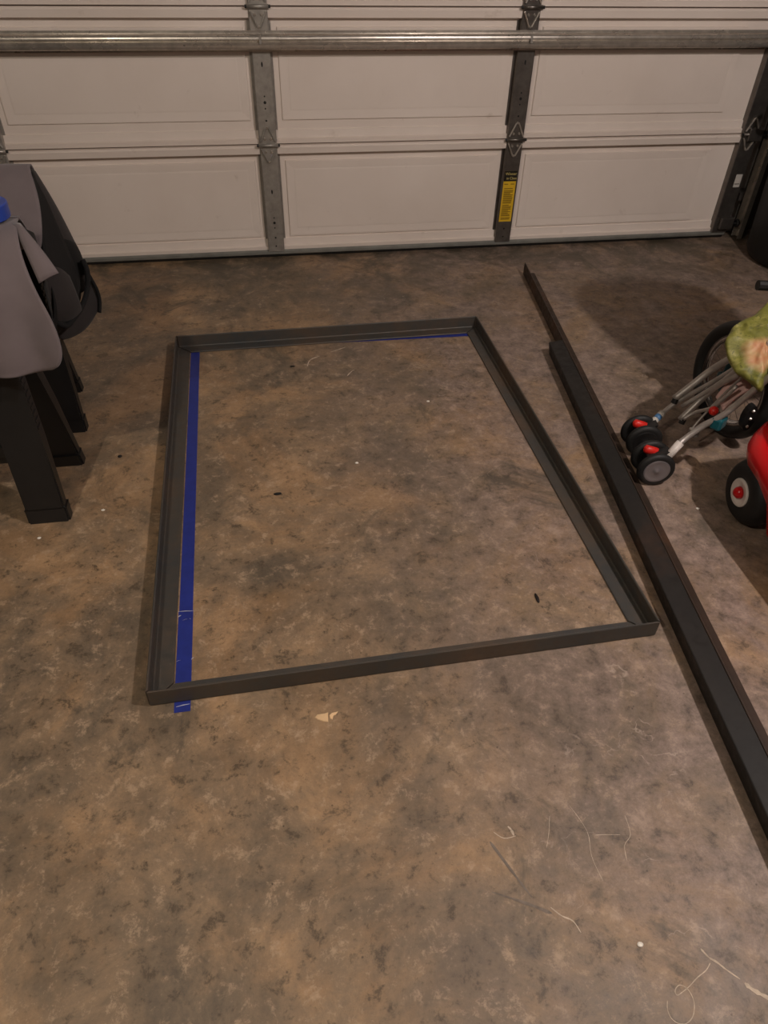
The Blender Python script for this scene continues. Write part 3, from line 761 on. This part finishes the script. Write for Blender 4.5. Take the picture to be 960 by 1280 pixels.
for a_, b_ in ((0, 1), (2, 3)):
    A_, B_ = Vector(wl[a_]), Vector(wl[b_]); mid = (A_+B_)/2
    MB().tube([A_, B_], .009, 8).build('axle', M['galv_dark'], sr_)
    hs = MB().loft([[mid+axl*s+V(x, 0, z) for s, x, z in ((-.016, -.03, -.02), (.016, -.03, -.02), (.016, -.028, .03), (-.016, -.028, .03))],
                    [mid+axl*s+V(x, 0, z) for s, x, z in ((-.016, .03, -.015), (.016, .03, -.015), (.016, .045, .05), (-.016, .045, .05))]])
    hs.build('wheel_housing', M['black'], sr_)
    q = A_+axl*(-.024)+V(0, 0, .0) if False else A_+axl*.022
    q = A_+axl*.020
    lv = MB().tube([q+V(-.036, 0, .047), q+V(-.030, 0, .046), q+V(.0, 0, .034), q+V(.036, 0, .016), q+V(.042, 0, .012)], [.007, .0145, .0150, .014, .007], 8)
    lv.build('brake_lever', M['red2'], sr_, smooth=True)
T = {
 'a': [(1.262, 1.850, .085), (1.283, 1.879, .095), (1.337, 1.912, .12), (1.389, 1.919, .16), (1.443, 1.862, .26), (1.467, 1.783, .38), (1.50, 1.70, .55)],
 'b': [(1.366, 1.922, .165), (1.415, 1.918, .22), (1.461, 1.909, .28), (1.488, 1.843, .38), (1.50, 1.76, .52)],
 'c': [(1.375, 1.880, .16), (1.427, 1.846, .24), (1.442, 1.81, .3), (1.458, 1.759, .4)],
 'd': [(1.360, 1.844, .13), (1.427, 1.855, .21), (1.44, 1.819, .28), (1.463, 1.764, .36), (1.47, 1.70, .50)],
 'e': [(1.365, 1.78, .13), (1.41, 1.789, .2), (1.448, 1.77, .3), (1.438, 1.702, .4)],
 'f': [(1.224, 1.690, .075), (1.253, 1.697, .09), (1.286, 1.709, .13), (1.312, 1.717, .15), (1.352, 1.708, .2), (1.383, 1.677, .26), (1.428, 1.65, .36), (1.446, 1.606, .46)],
 'g': [(1.338, 1.741, .15), (1.352, 1.715, .2), (1.375, 1.69, .24)],
 'h': [(1.353, 1.819, .15), (1.386, 1.813, .18), (1.41, 1.766, .23), (1.44, 1.74, .32)]}
for k, rd in (('a', .0085), ('b', .012), ('c', .0075), ('d', .0110), ('e', .004), ('f', .0100), ('g', .0065), ('h', .006)):
    MB().tube(spline(T[k], 4), rd, 10).build('frame_tube', M['alu'], sr_, smooth=True)
MB().tube([(1.262, 1.852, .084), (1.250, 1.85, .07)], .014, 8).build('tube_socket', M['black'], sr_)
def sleeve(p, q, rd, mat, name): MB().tube([p, q], rd, 10).build(name, mat, sr_, smooth=True)
sleeve((1.287, 1.884, .0975), (1.303, 1.894, .104), .0125, M['paper'], 'paper_label')
sleeve((1.303, 1.894, .104), (1.318, 1.903, .111), .0125, M['bluelab'], 'blue_label')
sleeve((1.318, 1.903, .111), (1.333, 1.911, .118), .0125, M['paper'], 'paper_label')
sleeve((1.250, 1.697, .088), (1.293, 1.711, .136), .0135, M['white'], 'white_sleeve')
for p in ((1.366, 1.915, .158), (1.366, 1.838, .125)):
    MB().lathe([(0, -.006), (.0105, -.006), (.0105, .010), (0, .010)], p, (0.3, .2, .9), 12).build('end_plug', M['black'], sr_)
MB().box(-.014, -.014, -.014, .014, .014, .014, mat=Matrix.Translation(V(1.345, 1.735, .155)), bev=.005).build('joint_rivet', M['bright'], sr_)
MB().ico((1.388, 1.735, .235), .016, 2).build('red_button', M['red2'], sr_, smooth=True)
MB().box(-.022, -.018, -.022, .026, .018, .020, mat=Matrix.Translation(V(1.385, 1.690, .222)) @ Matrix.Rotation(.6, 4, 'Z'), bev=.008).build('teal_joint', M['teal'], sr_)
MB().tube(spline([(1.50, 1.76, .52), (1.57, 1.70, .66), (1.60, 1.70, .90), (1.62, 1.70, 1.28), (1.62, 1.66, 1.36)], 4), .0105, 10).build('handle_tube', M['alu'], sr_, smooth=True)
MB().tube(spline([(1.47, 1.70, .50), (1.66, 1.70, .62), (1.84, 1.71, .80), (1.90, 1.71, 1.28), (1.90, 1.67, 1.36)], 4), .0105, 10).build('handle_tube', M['alu'], sr_, smooth=True)
for hx in (1.62, 1.90):
    MB().tube(spline([(hx, 1.665, 1.35), (hx, 1.62, 1.385), (hx, 1.56, 1.38)], 4), .017, 12).build('handle_grip', M['rubber'], sr_, smooth=True)
MB().loft([[V(1.437+.022*math.cos(a)+k*.03, 1.632+.0*k+.0, .255+.024*math.sin(a)) if False else V(1.440+.020*math.cos(a), 1.640+q, .27+.045*math.sin(a)) for a in [PI*j/8 for j in range(16)]] for q in (-.010, .012)]).build('folding_joint', M['deep'], sr_)
for dz in (-.028, .0, .028):
    MB().ico((1.440, 1.629, .27+dz), .0055, 1).build('joint_rivet', M['bright'], sr_)
NP = 96
MB().loft([[V(cx+rx*math.cos(2*PI*j/NP), 1.80+ry*math.sin(2*PI*j/NP)*(1+.28*math.sin(2*PI*j/NP*13+z*2)) , z+.012*math.sin(j*.9)) for j in range(NP)] for cx, rx, ry, z in ((1.72, .05, .035, .56), (1.75, .15, .06, .62), (1.77, .18, .08, .74), (1.765, .17, .075, .86), (1.77, .20, .085, .98), (1.765, .20, .08, 1.10), (1.755, .19, .07, 1.22), (1.75, .16, .05, 1.30), (1.74, .09, .03, 1.34))]).build('unseen_canopy', M['shadefab'], sr_, smooth=True)  # out of view, added and sized to cast the floor shadow beyond the stroller
MB().lathe([(.186, -.012), (.190, -.012), (.190, .012), (.186, .012)], (1.765, 1.80, .90), (0, 0, 1), 32, closed_prof=True).build('tie_strap', M['rubber'], sr_)
bpy.data.objects['tie_strap'].scale = (1.0, .48, 1.0); bpy.data.objects['tie_strap'].location = (0, 1.80*(1-.48), 0)
cloth([[(1.43, 1.80, .24), (1.47, 1.83, .28), (1.51, 1.82, .31)], [(1.43, 1.77, .235), (1.475, 1.80, .27), (1.52, 1.79, .30)], [(1.425, 1.74, .23), (1.475, 1.765, .26), (1.52, 1.765, .29)]], 'seat_fabric', M['pink'], sr_, .01)

# green printed bag hanging over the stroller
BAGPTS = [(1.375, 1.774, 0.452), (1.405, 1.811, 0.472), (1.446, 1.836, 0.486), (1.497, 1.858, 0.499), (1.562, 1.896, 0.52), (1.652, 1.946, 0.546), (1.698, 1.898, 0.527), (1.652, 1.766, 0.465), (1.571, 1.667, 0.41), (1.495, 1.638, 0.39), (1.478, 1.679, 0.41), (1.428, 1.622, 0.377), (1.406, 1.652, 0.391), (1.37, 1.691, 0.409), (1.363, 1.734, 0.431)]
bg = MB()
from mathutils import noise
BP = [Vector(p) for p in spline(BAGPTS, 9)]
ctr = sum(BP, Vector())/len(BP)
vn = V(.62, .60, -.50).normalized()           # pillow thickness runs along this
rings = []
for t in [math.sin(PI/2*(-1+2*k/40)) for k in range(41)]:
    sc_ = math.sqrt(max(0.0, 1-abs(t)**3.2)); rg = []
    for p in BP:
        e = (p-ctr)*(max(sc_, .02)); q = ctr+e+vn*(t*.075+.03)
        nn = (1-abs(noise.noise(q*9))*2)*.020+(1-abs(noise.noise(q*23+V(3, 1, 2)))*2)*.010+noise.noise(q*50)*.004
        rg.append(q-vn*nn+e*nn*1.5)
    rings.append(rg)
bg.loft(rings)
tag(bg.build('printed_bag', M['bag'], None, smooth=True), 'green printed plastic bag with a peach picture, hung over the folded stroller', 'bag')

# ------------------------------------------------------------ red toy car
car = empty('ride_on_toy_car', 'glossy red plastic ride-on toy car with black wheels', 'toy car')
def se(cx, cz, ax_, az, y, n=28, e=.55):
    out = []
    for k in range(n):
        a = 2*PI*k/n; c_, s_ = math.cos(a), math.sin(a)
        out.append(V(cx+ax_*math.copysign(abs(c_)**e, c_), y, cz+az*math.copysign(abs(s_)**e, s_)))
    return out
secs = [(1.56, .03, .03, .34), (1.555, .12, .10, .34), (1.53, .17, .14, .345), (1.48, .200, .155, .35), (1.38, .215, .165, .355), (1.15, .22, .17, .36), (.90, .215, .16, .355), (.76, .19, .14, .345), (.70, .10, .08, .34)]
MB().loft([se(1.600, cz, a, b, y) for y, a, b, cz in secs]).build('car_body', M['red'], car, smooth=True)
# flared fender skirt along the side over the wheels
def skirt(yy):
    rows = []
    for (y, xo, zlo, zhi) in yy:
        rows.append([V(1.44, y, zhi+.03), V(xo+.02, y, zhi+.012), V(xo, y, zhi-.02), V(xo-.004, y, (zlo+zhi)/2), V(xo+.006, y, zlo), V(xo+.03, y, zlo-.006), V(1.46, y, zlo)])
    return rows
arch = [(1.56, 1.44, .235, .30), (1.545, 1.40, .225, .30), (1.52, 1.375, .222, .298), (1.47, 1.350, .222, .292), (1.40, 1.342, .218, .286), (1.33, 1.338, .19, .28), (1.28, 1.335, .12, .275), (1.15, 1.335, .08, .27), (.95, 1.335, .08, .27), (.80, 1.35, .12, .27), (.72, 1.42, .16, .27)]
MB().loft(skirt(arch), closed=True).build('fender', M['red'], car, smooth=True)
MB().box(1.43, .78, .055, 1.77, 1.36, .14, bev=.02).build('underside', M['deep'], car)
MB().loft([se(1.600, .50+dz, w_, l_*.0+.012, 1.0) if False else [V(1.600+w_*math.copysign(abs(math.cos(2*PI*k/32))**.6, math.cos(2*PI*k/32)), .98+l_*math.copysign(abs(math.sin(2*PI*k/32))**.6, math.sin(2*PI*k/32)), zz_) for k in range(32)] for zz_, w_, l_ in ((.470, .10, .12), (.522, .13, .15), (.535, .128, .148), (.528, .10, .12))]).build('seat', M['black'], car, smooth=True)
MB().tube([(1.600, 1.30, .49), (1.600, 1.23, .62)], .014, 10).build('steering_column', M['black'], car, smooth=True)
MB().lathe([(.085+.012*math.cos(q*PI/4), .012*math.sin(q*PI/4)) for q in range(8)], (1.600, 1.228, .625), (0, -.5, .87), 32, closed_prof=True).build('steering_wheel', M['black'], car, smooth=True)
MB().box(1.515, -.011, -.006, 1.685, .011, .006, mat=Matrix.Translation(V(0, 1.228, .625)) @ Matrix.Rotation(.52, 4, 'X')).build('wheel_spoke', M['black'], car)
def car_wheel(c, sgn, R_=.105):
    c = Vector(c); ax_ = V(-1*sgn, .10*sgn, 0).normalized(); w_ = empty('wheel'); w_.parent = car; w_.location = c
    pr = [(.030, .028), (.060, .034), (.082, .032), (R_-.010, .020), (R_-.001, .002), (R_, -.020), (R_-.006, -.044), (.075, -.060), (.03, -.060)]
    MB().lathe(pr, (0, 0, 0), ax_, 48, closed_prof=True).build('tyre', M['rubber'], w_, smooth=True)
    MB().lathe([(0, .030), (.030, .031), (.042, .038), (.0445, .035), (.046, .026), (0, .024)], (0, 0, 0), ax_, 36).build('hubcap', M['white'], w_, smooth=True)
    MB().lathe([(0, .052), (.010, .050), (.017, .043), (.020, .032), (0, .030)], (0, 0, 0), ax_, 24).build('hub_button', M['red'], w_, smooth=True)
car_wheel((1.412, 1.475, .106), 1); car_wheel((1.79, 1.475, .106), -1); car_wheel((1.412, .86, .106), 1); car_wheel((1.79, .86, .106), -1)
[MB().tube([(1.42, y_, .106), (1.78, y_, .106)], .008, 8).build('axle', M['galv'], car) for y_ in (1.475, .86)]

# ------------------------------------------------------------ crumbs on the floor
def chip(name, mat, poly, z, label, cat, grp=None):
    cx = sum(p[0] for p in poly)/len(poly); cy = sum(p[1] for p in poly)/len(poly)
    mb = MB().loft([[V(*p, .0003) for p in poly], [V(cx+(p[0]-cx)*.9, cy+(p[1]-cy)*.9, z*random.uniform(.7, 1.1)) for p in poly]])
    o = mb.build(name, mat); tag(o, label, cat, grp); return o
chip('wood_splinter', M['chip'], [(.0235, .958), (.030, .965), (.048, .9655), (.0565, .967), (.055, .955), (.054, .941), (.044, .944), (.030, .951)], .002, 'larger pale tan splinter lying in front of the near frame bar', 'splinter')
chip('wood_splinter', M['chip'], [(.0585, .959), (.065, .964), (.080, .966), (.074, .958), (.068, .956), (.064, .946), (.059, .950)], .002, 'smaller pale tan splinter touching the tip of the larger one', 'splinter')
def blob(x, y, rx, ry, hz, mat, label, cat, grp=None, name='crumb'):
    mb = MB().ico((0, 0, 0), 1, 2, (rx, ry, hz))
    for v in mb.bm.verts: v.co *= 1+.25*noise.noise(v.co.normalized()*2+V(x*9, y*9, 0))
    o = mb.build(name, mat, None, smooth=True, loc=None); o.location = (x, y, hz*.85); tag(o, label, cat, grp)
blob(-.0189, 1.7954, .013, .007, .003, M['darkchip'], 'small shiny black bit inside the left half of the frame', 'debris')
blob(-.538, 2.0707, .008, .007, .003, M['darkchip'], 'small black bit on the floor beside the farther sawhorse leg', 'debris')
blob(.085, 2.60, .011, .004, .003, M['darkchip'], 'small black sliver inside the frame near its far bar', 'debris')
blob(.668, 1.242, .005, .018, .003, M['darkchip'], 'thin black sliver inside the right corner of the frame', 'debris')
for (x, y, lb) in ((-.5593, 1.7933, 'white speck to the right of the nearer sawhorse foot'), (-.73, 1.6896, 'white speck just in front of the nearer sawhorse foot'), (1.3056, 1.5353, 'white speck between the toy car wheel and the steel bars'), (.2563, 1.924, 'white speck near the middle of the taped frame'), (.5788, 2.2706, 'white speck inside the frame towards its far right corner'), (.5803, .3811, 'white speck on the floor above the looping scratch')):
    blob(x, y, .006, .005, .002, M['grit'], lb, 'speck', 'white specks on the floor')
